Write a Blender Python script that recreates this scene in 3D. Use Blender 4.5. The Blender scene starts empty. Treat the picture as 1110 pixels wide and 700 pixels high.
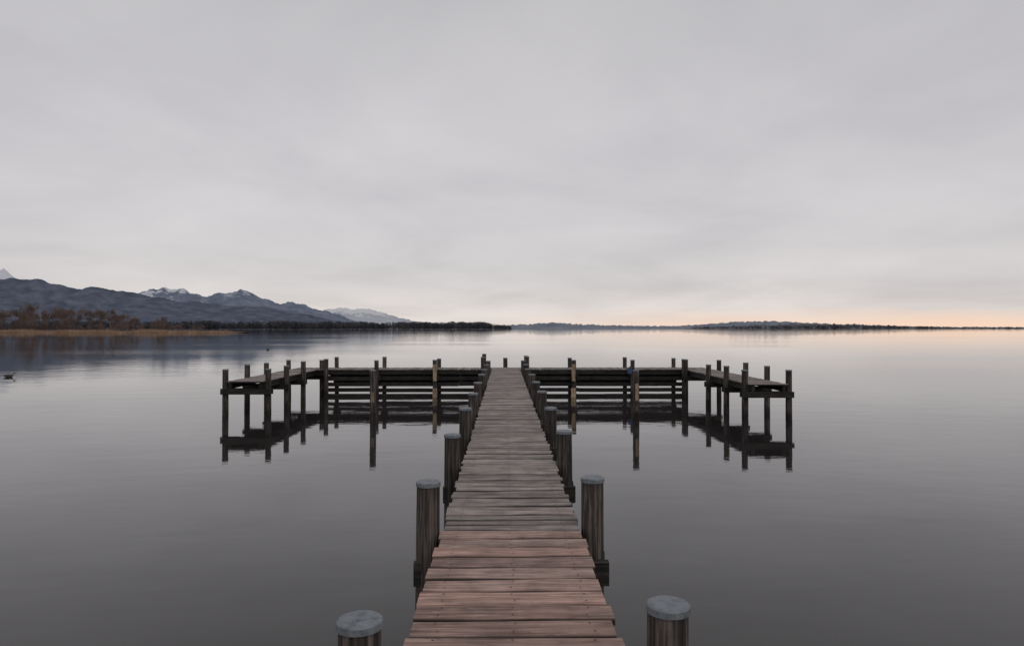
import bpy, math, random
import numpy as np
from mathutils import Vector, noise as mn
random.seed(7); rng=np.random.default_rng(7)
S=bpy.context.scene
S.view_settings.view_transform='Standard'; S.view_settings.look='None'; S.view_settings.exposure=0
COL=S.collection
CAM_H=2.65; DECK=1.05

# ---------------------------------------------------------------- helpers
def new_obj(name, me, parent=None, mat=None):
    o=bpy.data.objects.new(name, me); COL.objects.link(o)
    if mat: me.materials.append(mat)
    if parent: o.parent=parent
    return o
def empty(name):
    o=bpy.data.objects.new(name,None); COL.objects.link(o); o.empty_display_size=0.5; return o
def quads_mesh(name, V, F, cols=None, smooth=False):
    V=np.asarray(V,dtype=np.float32); F=np.asarray(F,dtype=np.int32)
    k=F.shape[1]
    me=bpy.data.meshes.new(name)
    me.vertices.add(len(V)); me.vertices.foreach_set('co',V.ravel())
    me.loops.add(F.size); me.loops.foreach_set('vertex_index',F.ravel())
    me.polygons.add(len(F)); me.polygons.foreach_set('loop_start',np.arange(0,F.size,k,dtype=np.int32))
    me.update(calc_edges=True)
    if smooth: me.polygons.foreach_set('use_smooth',[True]*len(F))
    me.validate(); return me
class B:
    """mesh accumulator; 'col' = per-part random rgb, alpha = 1 on arrises and sides that take painted gap shade"""
    def __init__(s): s.v=[]; s.f=[]; s.c=[]; s.n=0
    def add(s,V,F,c=(0,0,0),A=None):
        for f in F: s.f.append([i+s.n for i in f])
        s.v+=[tuple(p) for p in V]
        s.c+=[(c[0],c[1],c[2],(A[i] if A else 0.0)) for i in range(len(V))]; s.n+=len(V)
    def box(s,x0,x1,y0,y1,z0,z1,c=None,ch=0.006,axis='x',seg=1,wob=0.0,cup=0.0):
        """chamfered beam running along axis, with slight irregularity"""
        c=c or (random.random(),random.random(),random.random())
        lo=dict(x=(x0,x1),y=(y0,y1),z=(z0,z1)); L0,L1=lo[axis]
        oth=[a for a in 'xyz' if a!=axis]; (a0,a1),(b0,b1)=lo[oth[0]],lo[oth[1]]
        prof=[(a0+ch,b0),(a1-ch,b0),(a1,b0+ch),(a1,b1-ch),(a1-ch,b1),(a0+ch,b1),(a0,b1-ch),(a0,b0+ch)]
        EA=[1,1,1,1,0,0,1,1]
        V=[];F=[];A=[]; r=random.random()*500; tw=random.uniform(-cup,cup)
        for i in range(seg+1):
            t=L0+(L1-L0)*i/seg; u=2*i/seg-1
            for k,(a,b) in enumerate(prof):
                side=0 if k in(6,7,0,5) else 1
                da=wob*mn.noise(Vector((t*3.1,r+side*17,0))); db=wob*0.8*mn.noise(Vector((t*2.0,r+40,side*0.6)))
                db+=tw*u*(1 if side else -1)
                p={axis:t,oth[0]:a+da,oth[1]:b+db}; V.append((p['x'],p['y'],p['z'])); A.append(EA[k])
        for i in range(seg):
            for k in range(8):
                q=[i*8+k,i*8+(k+1)%8,(i+1)*8+(k+1)%8,(i+1)*8+k]; F.append(q)
        F.append(list(range(7,-1,-1))); F.append([seg*8+k for k in range(8)])
        s.add(V,F,c,A)
    def lathe(s,x,y,prof,n=24,c=None,wob=0.0,lean=(0,0)):
        c=c or (random.random(),random.random(),random.random()); V=[];F=[]; r0=random.random()*99
        for (r,z) in prof:
            for k in range(n):
                a=2*math.pi*k/n
                rr=r*(1+wob*mn.noise(Vector((math.cos(a)*1.3+r0,math.sin(a)*1.3,z*0.8))))
                V.append((x+rr*math.cos(a)+lean[0]*z,y+rr*math.sin(a)+lean[1]*z,z))
        for i in range(len(prof)-1):
            for k in range(n): F.append([i*n+k,i*n+(k+1)%n,(i+1)*n+(k+1)%n,(i+1)*n+k])
        F.append(list(range(n-1,-1,-1))); F.append([(len(prof)-1)*n+k for k in range(n)])
        s.add(V,F,c)
    def obj(s,name,parent,mat,smooth=False):
        me=bpy.data.meshes.new(name); me.from_pydata(s.v,[],s.f)
        a=me.attributes.new('col','FLOAT_COLOR','POINT'); a.data.foreach_set('color',np.asarray(s.c,dtype=np.float32).ravel())
        me.update()
        o=new_obj(name,me,parent,mat)
        import bmesh
        bm=bmesh.new(); bm.from_mesh(me); bmesh.ops.recalc_face_normals(bm,faces=bm.faces); bm.to_mesh(me); bm.free()
        if smooth:
            me.polygons.foreach_set('use_smooth',[True]*len(me.polygons))
            me.set_sharp_from_angle(angle=math.radians(35))
        return o

# ---------------------------------------------------------------- materials
def mat(name):
    m=bpy.data.materials.new(name); m.use_nodes=True; nt=m.node_tree
    return m,nt,nt.nodes['Principled BSDF']
def N(nt,t,**k):
    n=nt.nodes.new(t)
    for a,b in k.items(): setattr(n,a,b)
    return n
def ramp(nt,stops,src=None):
    r=N(nt,'ShaderNodeValToRGB'); e=r.color_ramp.elements
    while len(e)<len(stops): e.new(0.5)
    for i,(p,c) in enumerate(stops):
        e[i].position=p; e[i].color=(c[0],c[1],c[2],1) if hasattr(c,'__len__') else (c,c,c,1)
    if src is not None: nt.links.new(src,r.inputs[0])
    return r
def math_(nt,op,a,b=None,clamp=False):
    n=N(nt,'ShaderNodeMath',operation=op,use_clamp=clamp)
    for i,v in enumerate((a,b)):
        if v is None: continue
        if isinstance(v,(int,float)): n.inputs[i].default_value=v
        else: nt.links.new(v,n.inputs[i])
    return n.outputs[0]
def mixc(nt,f,a,b,mode='MIX'):
    n=N(nt,'ShaderNodeMix',data_type='RGBA',blend_type=mode)
    for s,v in ((n.inputs[0],f),(n.inputs[6],a),(n.inputs[7],b)):
        if isinstance(v,(int,float)): s.default_value=v
        elif isinstance(v,tuple): s.default_value=(*v,1)
        else: nt.links.new(v,s)
    return n.outputs[2]

def wood(name,cA,cB,cC,axis_scale,bump=0.004,rough=0.75,wet=False,tone=False,spec=0.3,edge_shade=0.0):
    """weathered wood: grain stretched by axis_scale, per-part offset from 'col'"""
    m,nt,p=mat(name); L=nt.links
    tc=N(nt,'ShaderNodeTexCoord'); at=N(nt,'ShaderNodeAttribute',attribute_name='col')
    sep=N(nt,'ShaderNodeSeparateColor'); L.new(at.outputs['Color'],sep.inputs[0])
    off=N(nt,'ShaderNodeVectorMath',operation='SCALE'); L.new(at.outputs['Color'],off.inputs[0]); off.inputs['Scale'].default_value=37
    ad=N(nt,'ShaderNodeVectorMath',operation='ADD'); L.new(tc.outputs['Object'],ad.inputs[0]); L.new(off.outputs[0],ad.inputs[1])
    mp=N(nt,'ShaderNodeMapping'); mp.inputs['Scale'].default_value=axis_scale; L.new(ad.outputs[0],mp.inputs['Vector'])
    g=N(nt,'ShaderNodeTexNoise'); g.inputs['Scale'].default_value=1; g.inputs['Detail'].default_value=6; g.inputs['Roughness'].default_value=0.65; g.inputs['Distortion'].default_value=0.4; L.new(mp.outputs[0],g.inputs['Vector'])
    b=N(nt,'ShaderNodeTexNoise'); b.inputs['Scale'].default_value=5; b.inputs['Detail'].default_value=5; L.new(ad.outputs[0],b.inputs['Vector'])
    gr=ramp(nt,[(0.34,cA),(0.5,cB),(0.66,cC)],g.outputs['Fac'])
    col=gr.outputs[0]
    bl=ramp(nt,[(0.35,(0.62,0.62,0.62)),(0.6,(1.12,1.12,1.12))],b.outputs['Fac'])
    col=mixc(nt,0.75,col,bl.outputs[0],'MULTIPLY')
    pr=ramp(nt,[(0,(0.66,0.65,0.65)),(0.5,(0.95,0.95,0.95)),(1,(1.32,1.30,1.28))],sep.outputs[0])
    col=mixc(nt,1.0,col,pr.outputs[0],'MULTIPLY')
    if tone: # brown newer boards where tone=1, with pale worn flecks
        red=mixc(nt,1.0,col,(1.22,0.90,0.80),'MULTIPLY')
        col=mixc(nt,sep.outputs[1],col,red)
        mp2=N(nt,'ShaderNodeMapping'); mp2.inputs['Scale'].default_value=(5,26,26); L.new(ad.outputs[0],mp2.inputs['Vector'])
        n3=N(nt,'ShaderNodeTexNoise'); n3.inputs['Scale'].default_value=1; n3.inputs['Detail'].default_value=8; n3.inputs['Roughness'].default_value=0.7; L.new(mp2.outputs[0],n3.inputs['Vector'])
        fl=ramp(nt,[(0.60,0),(0.68,0.55)],n3.outputs['Fac'])
        col=mixc(nt,fl.outputs[0],col,(0.44,0.41,0.39))
        dk=ramp(nt,[(0.31,0.55),(0.40,0)],n3.outputs['Fac'])
        col=mixc(nt,dk.outputs[0],col,(0.07,0.055,0.05))
    if edge_shade: # shade of the gaps painted dark on the arrises and sides of each board
        ed=ramp(nt,[(0.15,0),(0.8,edge_shade)],at.outputs['Alpha'])
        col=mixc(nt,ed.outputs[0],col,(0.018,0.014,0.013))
    if wet:
        sx=N(nt,'ShaderNodeSeparateXYZ'); L.new(tc.outputs['Object'],sx.inputs[0])
        zz=math_(nt,'ADD',sx.outputs[2],math_(nt,'MULTIPLY',b.outputs['Fac'],0.25))
        w=ramp(nt,[(0.28,(0.42,0.42,0.36)),(0.42,(1,1,1))],zz)
        col=mixc(nt,1.0,col,w.outputs[0],'MULTIPLY')
    L.new(col,p.inputs['Base Color'])
    p.inputs['Roughness'].default_value=rough; p.inputs['Specular IOR Level'].default_value=spec
    bp=N(nt,'ShaderNodeBump'); bp.inputs['Strength'].default_value=0.8; bp.inputs['Distance'].default_value=bump
    L.new(g.outputs['Fac'],bp.inputs['Height']); L.new(bp.outputs[0],p.inputs['Normal'])
    return m
M_deck=wood('deck_boards_wood',(0.125,0.103,0.093),(0.245,0.212,0.196),(0.36,0.325,0.305),(2.2,45,45),0.006,0.7,tone=True,edge_shade=0.92)
M_deckY=wood('cross_deck_wood',(0.075,0.065,0.058),(0.19,0.168,0.15),(0.33,0.30,0.28),(45,2.2,45),0.005,edge_shade=0.85)
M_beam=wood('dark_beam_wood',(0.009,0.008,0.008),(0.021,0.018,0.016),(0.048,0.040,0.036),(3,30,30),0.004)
M_post=wood('post_wood',(0.014,0.012,0.011),(0.050,0.041,0.037),(0.16,0.135,0.12),(36,36,1.6),0.008,0.8,wet=True)
M_tan=wood('fender_wood',(0.16,0.115,0.075),(0.30,0.225,0.155),(0.40,0.31,0.22),(30,30,2),0.003)
# zinc cap
m,nt,p=mat('zinc_cap'); n=N(nt,'ShaderNodeTexNoise'); n.inputs['Scale'].default_value=22; n.inputs['Detail'].default_value=9; n.inputs['Roughness'].default_value=0.7
tc=N(nt,'ShaderNodeTexCoord'); nt.links.new(tc.outputs['Object'],n.inputs['Vector'])
r=ramp(nt,[(0.3,(0.08,0.09,0.10)),(0.5,(0.17,0.19,0.21)),(0.66,(0.215,0.24,0.26)),(0.75,(0.32,0.34,0.35))],n.outputs['Fac']); nt.links.new(r.outputs[0],p.inputs['Base Color'])
p.inputs['Metallic'].default_value=0.3; p.inputs['Roughness'].default_value=0.62
bp=N(nt,'ShaderNodeBump'); bp.inputs['Distance'].default_value=0.002; nt.links.new(n.outputs['Fac'],bp.inputs['Height']); nt.links.new(bp.outputs[0],p.inputs['Normal'])
M_cap=m
m,nt,p=mat('rusty_screw'); p.inputs['Base Color'].default_value=(0.035,0.025,0.02,1); p.inputs['Roughness'].default_value=0.6; p.inputs['Metallic'].default_value=0.4; M_screw=m

def simple(name,stops,scale,rough=0.9,stretch=(1,1,1)):
    m,nt,p=mat(name); tc=N(nt,'ShaderNodeTexCoord'); mp=N(nt,'ShaderNodeMapping'); mp.inputs['Scale'].default_value=stretch
    nt.links.new(tc.outputs['Object'],mp.inputs['Vector'])
    n=N(nt,'ShaderNodeTexNoise'); n.inputs['Scale'].default_value=scale; n.inputs['Detail'].default_value=6; nt.links.new(mp.outputs[0],n.inputs['Vector'])
    r=ramp(nt,stops,n.outputs['Fac']); nt.links.new(r.outputs[0],p.inputs['Base Color']); p.inputs['Roughness'].default_value=rough; p.inputs['Specular IOR Level'].default_value=0.1
    return m
M_bare=simple('bare_branches',[(0.35,(0.12,0.085,0.075)),(0.65,(0.23,0.165,0.138))],0.03)  # branch browns lightened, with distance haze painted into the colour
M_reed=simple('dry_reed',[(0.3,(0.22,0.14,0.09)),(0.7,(0.46,0.31,0.21))],0.15)
M_forest=simple('distant_forest',[(0.35,(0.065,0.072,0.088)),(0.65,(0.13,0.125,0.14))],0.02)  # aerial haze put into the forest colours as blue-grey
M_land=simple('shore_land',[(0.4,(0.09,0.068,0.055)),(0.6,(0.16,0.12,0.09))],0.05)
M_landB=simple('shore_land_far',[(0.4,(0.055,0.055,0.062)),(0.6,(0.09,0.085,0.09))],0.02)
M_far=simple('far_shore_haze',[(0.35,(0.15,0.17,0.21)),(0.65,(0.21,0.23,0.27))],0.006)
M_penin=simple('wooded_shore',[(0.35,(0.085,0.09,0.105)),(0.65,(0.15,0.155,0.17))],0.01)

def mountain_mat(name,hazed_rock1,hazed_rock2,snow,z0,z1,sc,mx=0.85,thr=0.70):  # blue-grey aerial haze painted into the slope colours, paler with distance
    m,nt,p=mat(name); L=nt.links
    g=N(nt,'ShaderNodeNewGeometry'); sx=N(nt,'ShaderNodeSeparateXYZ'); L.new(g.outputs['Position'],sx.inputs[0])
    n=N(nt,'ShaderNodeTexNoise'); n.inputs['Scale'].default_value=sc; n.inputs['Detail'].default_value=8; n.inputs['Roughness'].default_value=0.7; L.new(g.outputs['Position'],n.inputs['Vector'])
    base=ramp(nt,[(0.38,hazed_rock1),(0.62,hazed_rock2)],n.outputs['Fac'])
    h=math_(nt,'DIVIDE',math_(nt,'SUBTRACT',sx.outputs[2],z0),z1-z0)
    h=math_(nt,'MINIMUM',h,1.0)
    f=math_(nt,'ADD',math_(nt,'MULTIPLY',h,0.40),math_(nt,'MULTIPLY',n.outputs['Fac'],0.9))
    fr=ramp(nt,[(thr,0),(thr+0.09,mx)],f)
    L.new(mixc(nt,fr.outputs[0],base.outputs[0],snow),p.inputs['Base Color'])
    p.inputs['Roughness'].default_value=0.95; p.inputs['Specular IOR Level'].default_value=0
    return m
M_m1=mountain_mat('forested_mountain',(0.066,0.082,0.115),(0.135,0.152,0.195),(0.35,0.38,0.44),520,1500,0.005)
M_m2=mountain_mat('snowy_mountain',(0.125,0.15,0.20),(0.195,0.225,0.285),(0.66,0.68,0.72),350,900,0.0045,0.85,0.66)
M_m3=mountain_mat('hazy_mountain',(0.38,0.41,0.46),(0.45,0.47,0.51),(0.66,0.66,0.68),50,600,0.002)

# ---------------------------------------------------------------- water
m,nt,p=mat('lake_water'); L=nt.links
tc=N(nt,'ShaderNodeTexCoord')
p.inputs['Base Color'].default_value=(0.024,0.021,0.021,1); p.inputs['Roughness'].default_value=0.025; p.inputs['IOR'].default_value=1.40
def wn(scale,stretch,rot,det=3):
    mp=N(nt,'ShaderNodeMapping'); mp.inputs['Scale'].default_value=stretch; mp.inputs['Rotation'].default_value=(0,0,rot); L.new(tc.outputs['Object'],mp.inputs['Vector'])
    n=N(nt,'ShaderNodeTexNoise'); n.inputs['Scale'].default_value=scale; n.inputs['Detail'].default_value=det; n.inputs['Roughness'].default_value=0.5; L.new(mp.outputs[0],n.inputs['Vector']); return n.outputs['Fac']
a=wn(3.4,(0.6,1.3,1),0.3,4); b=wn(0.55,(0.7,1.3,1),-0.4,2); patch=wn(0.022,(0.30,1.6,1),0.15,4)
pr=ramp(nt,[(0.42,0.3),(0.60,1.3)],patch)
hgt=math_(nt,'ADD',math_(nt,'MULTIPLY',a,math_(nt,'MULTIPLY',pr.outputs[0],0.0042)),math_(nt,'MULTIPLY',b,0.0075))
bp=N(nt,'ShaderNodeBump'); bp.inputs['Strength'].default_value=1; bp.inputs['Distance'].default_value=1.0
L.new(hgt,bp.inputs['Height']); L.new(bp.outputs[0],p.inputs['Normal'])
M_water=m
R=42000
V=[(-R,-R,0),(R,-R,0),(R,R,0),(-R,R,0)]
new_obj('lake_water',quads_mesh('lake_water',V,[[0,1,2,3]]),None,M_water)

# ---------------------------------------------------------------- jetty
jetty=empty('wooden_jetty')
XL,XR=-0.496,0.603
deck=B(); deckY=B(); beams=B(); posts=B(); caps=B(); screws=B()
def screw(x,y,z):
    V=[(x+0.006*math.cos(k*math.pi/4),y+0.006*math.sin(k*math.pi/4),z) for k in range(8)]
    screws.add(V,[list(range(8))],(0,0,0))
y=-6.0
while y<28.05:
    near=y<5.4
    w=(0.205 if near else 0.150)+random.uniform(-0.008,0.008)
    gap=random.uniform(0.013,0.020) if near else random.uniform(0.012,0.022)
    tone=(0.6+0.4*random.random()) if near else (0.15*random.random())
    dl=random.uniform(-0.018,0.018); dr=random.uniform(-0.018,0.018)
    dz=random.uniform(-0.005,0.003)
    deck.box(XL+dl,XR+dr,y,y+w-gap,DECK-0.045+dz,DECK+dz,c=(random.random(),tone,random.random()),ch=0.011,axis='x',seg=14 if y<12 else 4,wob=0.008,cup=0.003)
    if y<14:
        for sx in (XL+0.13,0.05,XR-0.13):
            for sy in (0.22,0.70): screw(sx+random.uniform(-.012,.012),y+w*sy,DECK+dz+0.005)
    y+=w
for sx in (XL+0.12,0.05,XR-0.12):
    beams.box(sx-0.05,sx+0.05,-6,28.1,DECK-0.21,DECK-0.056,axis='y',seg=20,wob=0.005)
POST_TOP=1.44
def post(x,y,top=POST_TOP,r=0.09,bld=None,cap=None,seg=24):
    bld=bld or posts; cap=cap or caps
    ln=(random.uniform(-.008,.008),random.uniform(-.008,.008))
    bld.lathe(x,y,[(r*1.02,-1.2),(r*1.03,0.0),(r*1.0,0.5),(r*0.99,1.0),(r*0.97,top-0.02)],n=seg,wob=0.05,lean=ln)
    R2=r+0.004; z=top
    cap.lathe(x,y,[(R2+0.001,z-0.034),(R2,z-0.006),(R2-0.006,z)],n=max(seg,28),lean=ln)
rows=[2.87+2.52*k for k in range(-3,10)]
for ry in rows:
    for sx,dy in ((XL-0.112,0),(XR+0.112,0.16)):
        t=POST_TOP+random.uniform(-0.015,0.015)
        post(sx,ry+dy,t,r=0.092,seg=32)
    for off in (-0.125,0.125):
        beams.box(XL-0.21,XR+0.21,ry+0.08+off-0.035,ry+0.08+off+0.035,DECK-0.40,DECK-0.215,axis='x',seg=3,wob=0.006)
# T-bar, one leg each side
Y0,Y1=26.62,28.06
def bar(x0,x1):
    x=x0
    while x<x1-0.05:
        w=0.142; dz=random.uniform(-0.006,0.004)
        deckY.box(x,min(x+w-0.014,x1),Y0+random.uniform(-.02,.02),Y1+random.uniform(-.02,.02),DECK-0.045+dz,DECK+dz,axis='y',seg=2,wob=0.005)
        x+=w
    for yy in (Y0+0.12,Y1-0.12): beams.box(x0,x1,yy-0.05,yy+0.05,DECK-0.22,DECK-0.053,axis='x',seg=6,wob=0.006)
bar(-8.42,XL-0.02); bar(XR+0.02,8.16)
for X in (-6.9,-4.95,-2.7,-0.84,0.88,2.7,4.97,6.98):
    for yy in (Y0-0.115,Y1+0.115):
        t=POST_TOP+random.uniform(-0.03,0.05)+(0.12 if abs(X)<1 else 0)
        post(X,yy,t,r=0.085,seg=16)
    beams.box(X+0.09,X+0.16,Y0-0.2,Y1+0.2,DECK-0.40,DECK-0.225,axis='y')
post(0.03,Y1+0.13,POST_TOP,r=0.09,seg=16)
# wave-breaker boards below the deck
for xa,xb in ((-7.0,-0.75),(0.79,7.08)):
    for z in (-0.04,0.185,0.41,0.635,0.86):
        for yy in (Y0-0.012,Y1+0.0):
            if yy>27 and z<0.3: continue
            zt=z+0.15 if z<0.8 else z+0.12
            x=xa
            while x<xb-0.01:
                x2=min(x+random.choice((2.1,3.1)),xb)
                dz=random.uniform(-0.012,0.012)
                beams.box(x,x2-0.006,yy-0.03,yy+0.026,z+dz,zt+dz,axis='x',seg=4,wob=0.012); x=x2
# side arms
def arm(xo,xi,ys):
    lo,hi=min(xo,xi)+0.10,max(xo,xi)-0.10
    yy=ys[0]-0.18
    while yy<Y0-0.03:
        w=0.142; dz=random.uniform(-0.006,0.004)
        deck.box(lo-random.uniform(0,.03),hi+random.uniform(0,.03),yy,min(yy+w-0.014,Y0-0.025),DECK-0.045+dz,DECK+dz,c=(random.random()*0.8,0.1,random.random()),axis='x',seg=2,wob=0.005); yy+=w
    for x in (lo+0.09,hi-0.09): beams.box(x-0.05,x+0.05,ys[0]-0.15,Y0-0.03,DECK-0.22,DECK-0.053,axis='y',seg=5,wob=0.006)
    for k,q in enumerate(ys):
        for x in (xo,xi): post(x,q,POST_TOP+random.uniform(-0.03,0.05),r=0.088,seg=16)
        for off in (-0.12,0.12):
            beams.box(min(xo,xi)-0.1,max(xo,xi)+0.1,q+off-0.03,q+off+0.03,DECK-0.40,DECK-0.225,axis='x')
arm(-8.50,-7.20,(20.9,22.65,24.5,27.0))
arm(8.25,6.97,(19.75,21.4,23.3,26.2))
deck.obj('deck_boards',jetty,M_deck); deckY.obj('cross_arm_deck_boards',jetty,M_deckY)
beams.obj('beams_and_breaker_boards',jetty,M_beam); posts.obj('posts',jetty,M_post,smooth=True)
caps.obj('post_caps',jetty,M_cap,smooth=True); screws.obj('deck_screws',jetty,M_screw)
fb=B()
for X in (-2.69,2.66):
    fb.box(X-0.07,X+0.07,Y0-0.29,Y0-0.215,0.62,1.26,axis='z',seg=4,wob=0.008)
    fb.box(X-0.09,X+0.09,Y0-0.27,Y0-0.205,-0.3,0.34,axis='z',seg=3,wob=0.008)
fb.obj('fender_boards',jetty,M_tan)

# free-standing mooring posts
for X,Yp in ((-3.84,20.0),(3.84,19.9)):
    e=empty('mooring_post'); pb=B(); cb=B(); post(X,Yp,1.44,0.092,pb,cb,20)
    pb.obj('pile',e,M_post,True); cb.obj('cap',e,M_cap,True)
    q=B(); q.box(X-0.045,X+0.045,Yp-0.125,Yp-0.095,0.55 if X>0 else 0.5,1.05 if X>0 else 0.8,axis='z',seg=3,wob=0.006); q.obj('rubbing_board',e,M_tan)
m,nt,p=mat('blue_enamel'); p.inputs['Base Color'].default_value=(0.03,0.07,0.18,1); p.inputs['Roughness'].default_value=0.5
e=empty('berth_sign'); q=B(); q.box(4.76,4.93,Y0-0.235,Y0-0.215,0.90,1.13,axis='x',ch=0.003); q.obj('plate',e,m)
q=B(); q.box(4.83,4.87,Y0-0.214,Y0-0.19,0.84,1.18,axis='z',ch=0.003); q.obj('bracket',e,M_screw)

# ---------------------------------------------------------------- mountains / hills
def ridge(name,table,D,foot,matl,rough,parent=None,nu=420,nv=26,back=0.5,fx=0.0012):
    xs=np.array([t[0] for t in table],float); zs=np.array([t[1] for t in table],float)
    U=np.linspace(xs[0],xs[-1],nu); V=[];F=[]
    nb=nv+6
    for i,x in enumerate(U):
        h=np.interp(x,xs,zs)
        env=min(1,h/ (0.15*zs.max()+1e-6))
        h=max(0,h+rough*env*(mn.fractal(Vector((x*fx*3,1.7,0)),0.9,2.0,6)))
        for j in range(nb):
            if j<=nv: v=j/nv; yy=D-foot*(1-v); pr=v**1.15
            else: v=(j-nv)/6; yy=D+foot*back*v; pr=1-v
            if j<nv:
                spur=mn.ridged_multi_fractal(Vector((x*fx*1.5+0.3*v,yy*fx*0.6,3.3)),0.9,2.1,5,1.0,2.0)
                z=h*pr*(1-0.62*math.sin(math.pi*v)*min(1,max(0,1.2-spur*0.6)))
            else: z=h*pr
            V.append((x+rough*0.6*mn.noise(Vector((x*fx*2,yy*fx*2,9))),yy,z-0.5 if j in(0,nb-1) else z))
    for i in range(nu-1):
        for j in range(nb-1):
            a=i*nb+j; F.append([a,a+nb,a+nb+1,a+1])
    me=quads_mesh(name,V,F,smooth=True)
    return new_obj(name,me,parent,matl)
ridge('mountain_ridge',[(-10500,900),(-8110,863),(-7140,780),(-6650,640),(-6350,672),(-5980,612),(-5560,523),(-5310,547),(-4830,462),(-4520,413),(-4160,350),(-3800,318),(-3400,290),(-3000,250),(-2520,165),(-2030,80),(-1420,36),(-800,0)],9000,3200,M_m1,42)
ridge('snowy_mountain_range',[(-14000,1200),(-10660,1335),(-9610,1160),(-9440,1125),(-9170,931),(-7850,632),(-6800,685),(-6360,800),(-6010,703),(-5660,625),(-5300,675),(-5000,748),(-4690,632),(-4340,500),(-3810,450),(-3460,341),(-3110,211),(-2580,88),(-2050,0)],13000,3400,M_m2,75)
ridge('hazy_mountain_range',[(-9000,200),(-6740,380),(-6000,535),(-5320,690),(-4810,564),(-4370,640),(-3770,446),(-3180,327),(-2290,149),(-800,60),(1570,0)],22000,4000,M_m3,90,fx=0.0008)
def lowhill(name,tab,D,matl,rough,foot=250,fx=0.02,nu=900): return ridge(name,tab,D,foot,matl,rough,nu=nu,nv=5,fx=fx)
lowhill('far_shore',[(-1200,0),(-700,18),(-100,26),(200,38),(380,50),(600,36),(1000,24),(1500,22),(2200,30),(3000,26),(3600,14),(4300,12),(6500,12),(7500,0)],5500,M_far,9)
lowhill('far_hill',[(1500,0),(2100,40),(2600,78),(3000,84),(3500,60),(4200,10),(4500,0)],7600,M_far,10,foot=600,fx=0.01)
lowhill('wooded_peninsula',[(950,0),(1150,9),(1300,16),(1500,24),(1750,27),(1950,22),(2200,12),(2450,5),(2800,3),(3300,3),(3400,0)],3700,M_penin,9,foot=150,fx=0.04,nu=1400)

# ---------------------------------------------------------------- shore land, trees, reeds
def strip_land(name,front,depth,z=0.35,matl=M_land,tip=None):
    V=[];F=[]
    for i,(x,y) in enumerate(front):
        d=depth if tip is None else min(depth,max(14,(tip-x)*1.1))
        V+= [(x,y-3,-0.3),(x,y,z*0.6),(x,y+8,z),(x,y+d,z+0.2),(x,y+d+5,-0.5)]
    for i in range(len(front)-1):
        for j in range(4): a=i*5+j; F.append([a,a+5,a+6,a+1])
    return new_obj(name,quads_mesh(name,V,F,smooth=True),None,matl)
shoreA=[]
for i in range(60):
    t=i/59; x=-700+t*(700-162); y=395-10*t+6*mn.noise(Vector((x*0.02,0,0)))
    shoreA.append((x,y))
shoreA+= [(-158,388),(-154,396)]
strip_land('reed_shore_land',shoreA,260,tip=-160)
shoreB=[]
for i in range(80):
    t=i/79; x=-1500+t*1525; y=1150+ (t**1.5)*850+30*mn.noise(Vector((x*0.01,0,5)))
    shoreB.append((x,y))
strip_land('wooded_shore_land',shoreB,300,0.8,M_landB)

def bare_template(seed,H=15):
    rd=random.Random(seed); segs=[]
    def br(p,d,l,r,lev):
        n=2 if lev<3 else 1
        for _ in range(n):
            q=p+d*(l/n); segs.append((p,q,r,r*0.8)); p=q; r*=0.8
            d=(d+Vector((rd.uniform(-.12,.12),rd.uniform(-.12,.12),0.04))).normalized()
        if lev>=5: return
        k=3 if lev in(1,2) else 4
        for i in range(k):
            a=rd.uniform(0,6.283); s=rd.uniform(0.35,0.75)+0.05*lev
            dd=(d+Vector((math.cos(a)*s,math.sin(a)*s,rd.uniform(-.05,.30)))).normalized()
            br(p-d*rd.uniform(0,l*0.35),dd,l*rd.uniform(0.58,0.82),max(r*0.6,0.022),lev+1)
    br(Vector((0,0,-0.3)),Vector((rd.uniform(-.06,.06),0,1)).normalized(),H*0.26,0.2,0)
    V=[];F=[]
    for (p,q,r0,r1) in segs:
        d=(q-p).normalized(); u=d.orthogonal().normalized(); w=d.cross(u); b=len(V)
        for (c,r) in ((p,r0),(q,r1)):
            for k in range(3):
                a=k*2.0944; V.append(tuple(c+u*math.cos(a)*r+w*math.sin(a)*r))
        for k in range(3): F.append([b+k,b+(k+1)%3,b+3+(k+1)%3,b+3+k])
    V=np.array(V); V[:,2]*=H/ V[:,2].max()
    return V,np.array(F)
def clump_template(seed,kind):
    r=np.random.default_rng(seed); n=150
    z=r.uniform(0.12,1,n)
    if kind=='c': rad=0.20*(1-z)**0.8*(0.6+0.5*r.random(n))+0.01
    else: rad=0.30*np.sqrt(np.clip(1-((z-0.6)/0.45)**2,0,1))*r.random(n)**0.4
    a=r.uniform(0,6.283,n); C=np.stack([rad*np.cos(a),rad*np.sin(a),z],1)
    V=[];F=[]
    for c in C:
        u=r.normal(size=3); u/=np.linalg.norm(u); w=np.cross(u,r.normal(size=3)); w/=np.linalg.norm(w); s=0.045 if kind=='c' else 0.05
        b=len(V); V+=[c+u*s,c+w*s,c-u*s,c-w*s]; F.append([b,b+1,b+2,b+3])
    b=len(V)
    for zz,rr in ((0,0.02),(0.9,0.006)):
        for k in range(4): V.append(np.array([rr*math.cos(k*1.571),rr*math.sin(k*1.571),zz]))
    for k in range(4): F.append([b+k,b+(k+1)%4,b+4+(k+1)%4,b+4+k])
    return np.array(V),np.array(F)
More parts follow.
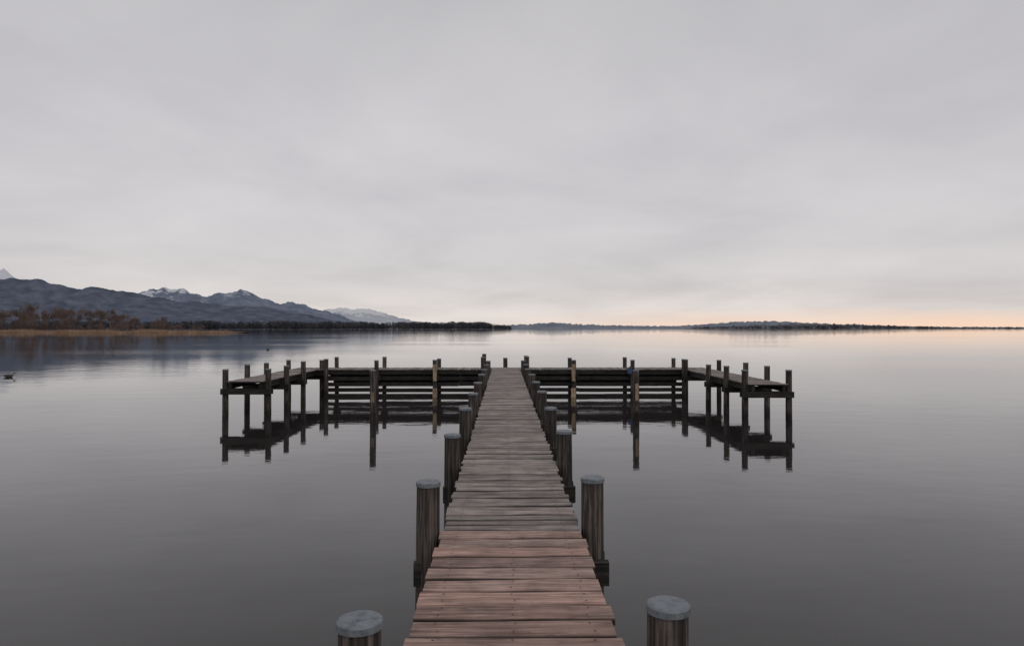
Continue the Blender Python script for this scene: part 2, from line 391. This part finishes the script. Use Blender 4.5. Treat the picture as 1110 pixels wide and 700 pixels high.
def scatter(name,temps,places,matl):
    VV=[];FF=[];n=0
    for (x,y,z,s,sz) in places:
        V,F=temps[rng.integers(len(temps))]; a=rng.uniform(0,6.283); c,sn=math.cos(a),math.sin(a)
        W=np.empty_like(V); W[:,0]=(V[:,0]*c-V[:,1]*sn)*s+x; W[:,1]=(V[:,0]*sn+V[:,1]*c)*s+y; W[:,2]=V[:,2]*sz+z
        VV.append(W); FF.append(F+n); n+=len(V)
    return new_obj(name,quads_mesh(name,np.concatenate(VV),np.concatenate(FF)),None,matl)
bt=[bare_template(i,14)for i in range(6)]
pl=[]
for i in range(330):   # taller trees, lower and thinner towards the point
    x=rng.uniform(-560,-190); y=rng.uniform(425,520); bear=-x/y
    if bear<0.49: continue
    k=np.clip((bear-0.46)/0.14,0,1)
    hs=rng.uniform(0.65,1.2)*(0.42+0.58*k)
    if rng.random()<0.12: hs*=1.22
    pl.append((x,y,0.3,hs*0.85,hs))
for i in range(230):   # shrubs
    y=rng.uniform(408,425); x=-y*rng.uniform(0.44,1.1); s=rng.uniform(0.18,0.40); pl.append((x,y,0.1,s*1.6,s))
scatter('bare_tree_line',bt,pl,M_bare)
ct=[clump_template(i,'c') for i in range(4)]+[clump_template(10+i,'d') for i in range(6)]
pl=[]
for i in range(1900):
    t=rng.random(); x=-1500+t*1520; yb=1150+(t**1.5)*850+30*mn.noise(Vector((x*0.01,0,5)))
    y=yb+3+rng.random()**1.5*120
    H=rng.uniform(9,17)*(1+0.25*t)*(0.45+0.55*np.clip((20-x)/80,0,1))*(1+0.3*mn.noise(Vector((x*0.02,2,2))))
    pl.append((x,y,0.3,H*1.25,H))
scatter('distant_forest',ct,pl,M_forest)
pl=[]
for i in range(900):
    x=rng.uniform(1000,3350); k=np.clip(1-abs(x-1700)/900,0.12,1); y=3700-rng.uniform(20,150)
    if rng.random()>k+0.25: continue
    H=rng.uniform(8,20)*(0.5+0.6*k); pl.append((x,y,0.5,H*1.6,H))
scatter('far_peninsula_trees',ct,pl,M_penin)
# reeds
n=26000
x=-rng.uniform(155,640,n); f=rng.random(n)
yb=np.interp(x,[a for a,b in shoreA],[b for a,b in shoreA]); y=yb-4+f*20
h=rng.uniform(1.2,2.5,n)*(0.75+0.3*np.sin(x*0.21)*np.sin(x*0.057+1)); h*=np.clip((-x-150)/15,0.3,1)
w=rng.uniform(0.03,0.09,n); a=rng.uniform(0,3.14,n); lx=rng.normal(0,0.15,n)
dx=np.cos(a)*w; dy=np.sin(a)*w
V=np.stack([np.stack([x-dx,y-dy,-0.1+0*x],1),np.stack([x+dx,y+dy,-0.1+0*x],1),np.stack([x+dx*0.7+lx,y+dy*0.7,h],1),np.stack([x-dx*0.7+lx,y-dy*0.7,h],1)],1).reshape(-1,3)
F=np.arange(4*n).reshape(-1,4)
new_obj('reed_bed',quads_mesh('reed_bed',V,F),None,M_reed)

# ---------------------------------------------------------------- duck
def duck(x,y,rot):
    e=empty('duck'); e.location=(x,y,0); e.rotation_euler=(0,0,rot)
    pts=[(-0.26,0.10,0.012),(-0.20,0.075,0.05),(-0.08,0.055,0.095),(0.06,0.05,0.10),(0.15,0.065,0.07),(0.185,0.13,0.038),(0.195,0.19,0.036),(0.225,0.225,0.045),(0.265,0.22,0.03),(0.33,0.205,0.012)]
    V=[];F=[];n=12
    for (px,pz,r) in pts:
        for k in range(n):
            t=2*math.pi*k/n; V.append((px,r*math.cos(t),pz+r*0.85*math.sin(t)))
    for i in range(len(pts)-1):
        for k in range(n): F.append([i*n+k,i*n+(k+1)%n,(i+1)*n+(k+1)%n,(i+1)*n+k])
    me=quads_mesh('body',V,F,smooth=True)
    new_obj('body',me,e,simple('duck_plumage',[(0.4,(0.03,0.028,0.028)),(0.6,(0.09,0.075,0.06))],9))
duck(-27.0,37.5,0.4); duck(-29,84,2.6)

# ---------------------------------------------------------------- sky
w=bpy.data.worlds.new('World'); S.world=w; w.use_nodes=True; nt=w.node_tree; L=nt.links
bg=nt.nodes['Background']
tc=N(nt,'ShaderNodeTexCoord'); sp=N(nt,'ShaderNodeSeparateXYZ'); L.new(tc.outputs['Generated'],sp.inputs[0])
z=math_(nt,'MAXIMUM',sp.outputs[2],0.0)
g=ramp(nt,[(0.0,(0.83,0.74,0.68)),(0.022,(0.77,0.71,0.68)),(0.06,(0.655,0.62,0.615)),(0.14,(0.635,0.61,0.62)),(0.28,(0.625,0.605,0.62)),(0.46,(0.52,0.51,0.525)),(1.0,(0.46,0.455,0.47))],z)
den=math_(nt,'ADD',z,0.16)
cv=N(nt,'ShaderNodeCombineXYZ'); L.new(math_(nt,'DIVIDE',sp.outputs[0],den),cv.inputs[0]); L.new(math_(nt,'DIVIDE',sp.outputs[1],den),cv.inputs[1])
n1=N(nt,'ShaderNodeTexNoise'); n1.inputs['Scale'].default_value=0.85; n1.inputs['Detail'].default_value=7; n1.inputs['Roughness'].default_value=0.52; n1.inputs['Distortion'].default_value=0.3; L.new(cv.outputs[0],n1.inputs['Vector'])
cl=ramp(nt,[(0.30,(0.87,0.87,0.885)),(0.5,(1,1,1)),(0.70,(1.11,1.105,1.10))],n1.outputs['Fac'])
col=mixc(nt,1.0,g.outputs[0],cl.outputs[0],'MULTIPLY')
dt=N(nt,'ShaderNodeVectorMath',operation='DOT_PRODUCT'); L.new(tc.outputs['Generated'],dt.inputs[0]); dt.inputs[1].default_value=(0.60,0.80,0)
az=ramp(nt,[(0.78,0),(0.99,1)],dt.outputs['Value'])
n2=N(nt,'ShaderNodeTexNoise'); n2.inputs['Scale'].default_value=1.0; n2.inputs['Detail'].default_value=5
mp=N(nt,'ShaderNodeMapping'); mp.inputs['Scale'].default_value=(5,5,60); L.new(tc.outputs['Generated'],mp.inputs['Vector']); L.new(mp.outputs[0],n2.inputs['Vector'])
zz=math_(nt,'ADD',z,math_(nt,'MULTIPLY',math_(nt,'SUBTRACT',n2.outputs['Fac'],0.5),0.03))
bd=ramp(nt,[(0.004,1),(0.028,0)],zz)
f=math_(nt,'MULTIPLY',math_(nt,'MULTIPLY',az.outputs[0],bd.outputs[0]),0.8)
col=mixc(nt,f,col,(1.0,0.69,0.50))
sky=N(nt,'ShaderNodeTexSky',sky_type='NISHITA'); sky.sun_disc=False; sky.sun_elevation=math.radians(50); sky.sun_rotation=math.radians(150)
sk=mixc(nt,1.0,sky.outputs[0],(0.1,0.1,0.1),'MULTIPLY')
col=mixc(nt,0.05,col,sk)
L.new(col,bg.inputs['Color']); bg.inputs['Strength'].default_value=1.0

ld=bpy.data.lights.new('sun','SUN'); ld.energy=0.5; ld.angle=math.radians(30); ld.color=(1,0.95,0.9)
lo=bpy.data.objects.new('sun',ld); COL.objects.link(lo)
d=Vector((math.sin(math.radians(150))*math.cos(math.radians(50)),math.cos(math.radians(150))*math.cos(math.radians(50)),math.sin(math.radians(50))))
lo.rotation_euler=d.to_track_quat('Z','Y').to_euler()

# ---------------------------------------------------------------- camera
cd=bpy.data.cameras.new('camera'); cd.lens=24; cd.sensor_width=36; cd.clip_start=0.05; cd.clip_end=90000
co=bpy.data.objects.new('camera',cd); COL.objects.link(co); co.location=(0,0,CAM_H)
co.rotation_euler=(math.radians(90+0.46),0,math.radians(-0.62)); S.camera=co
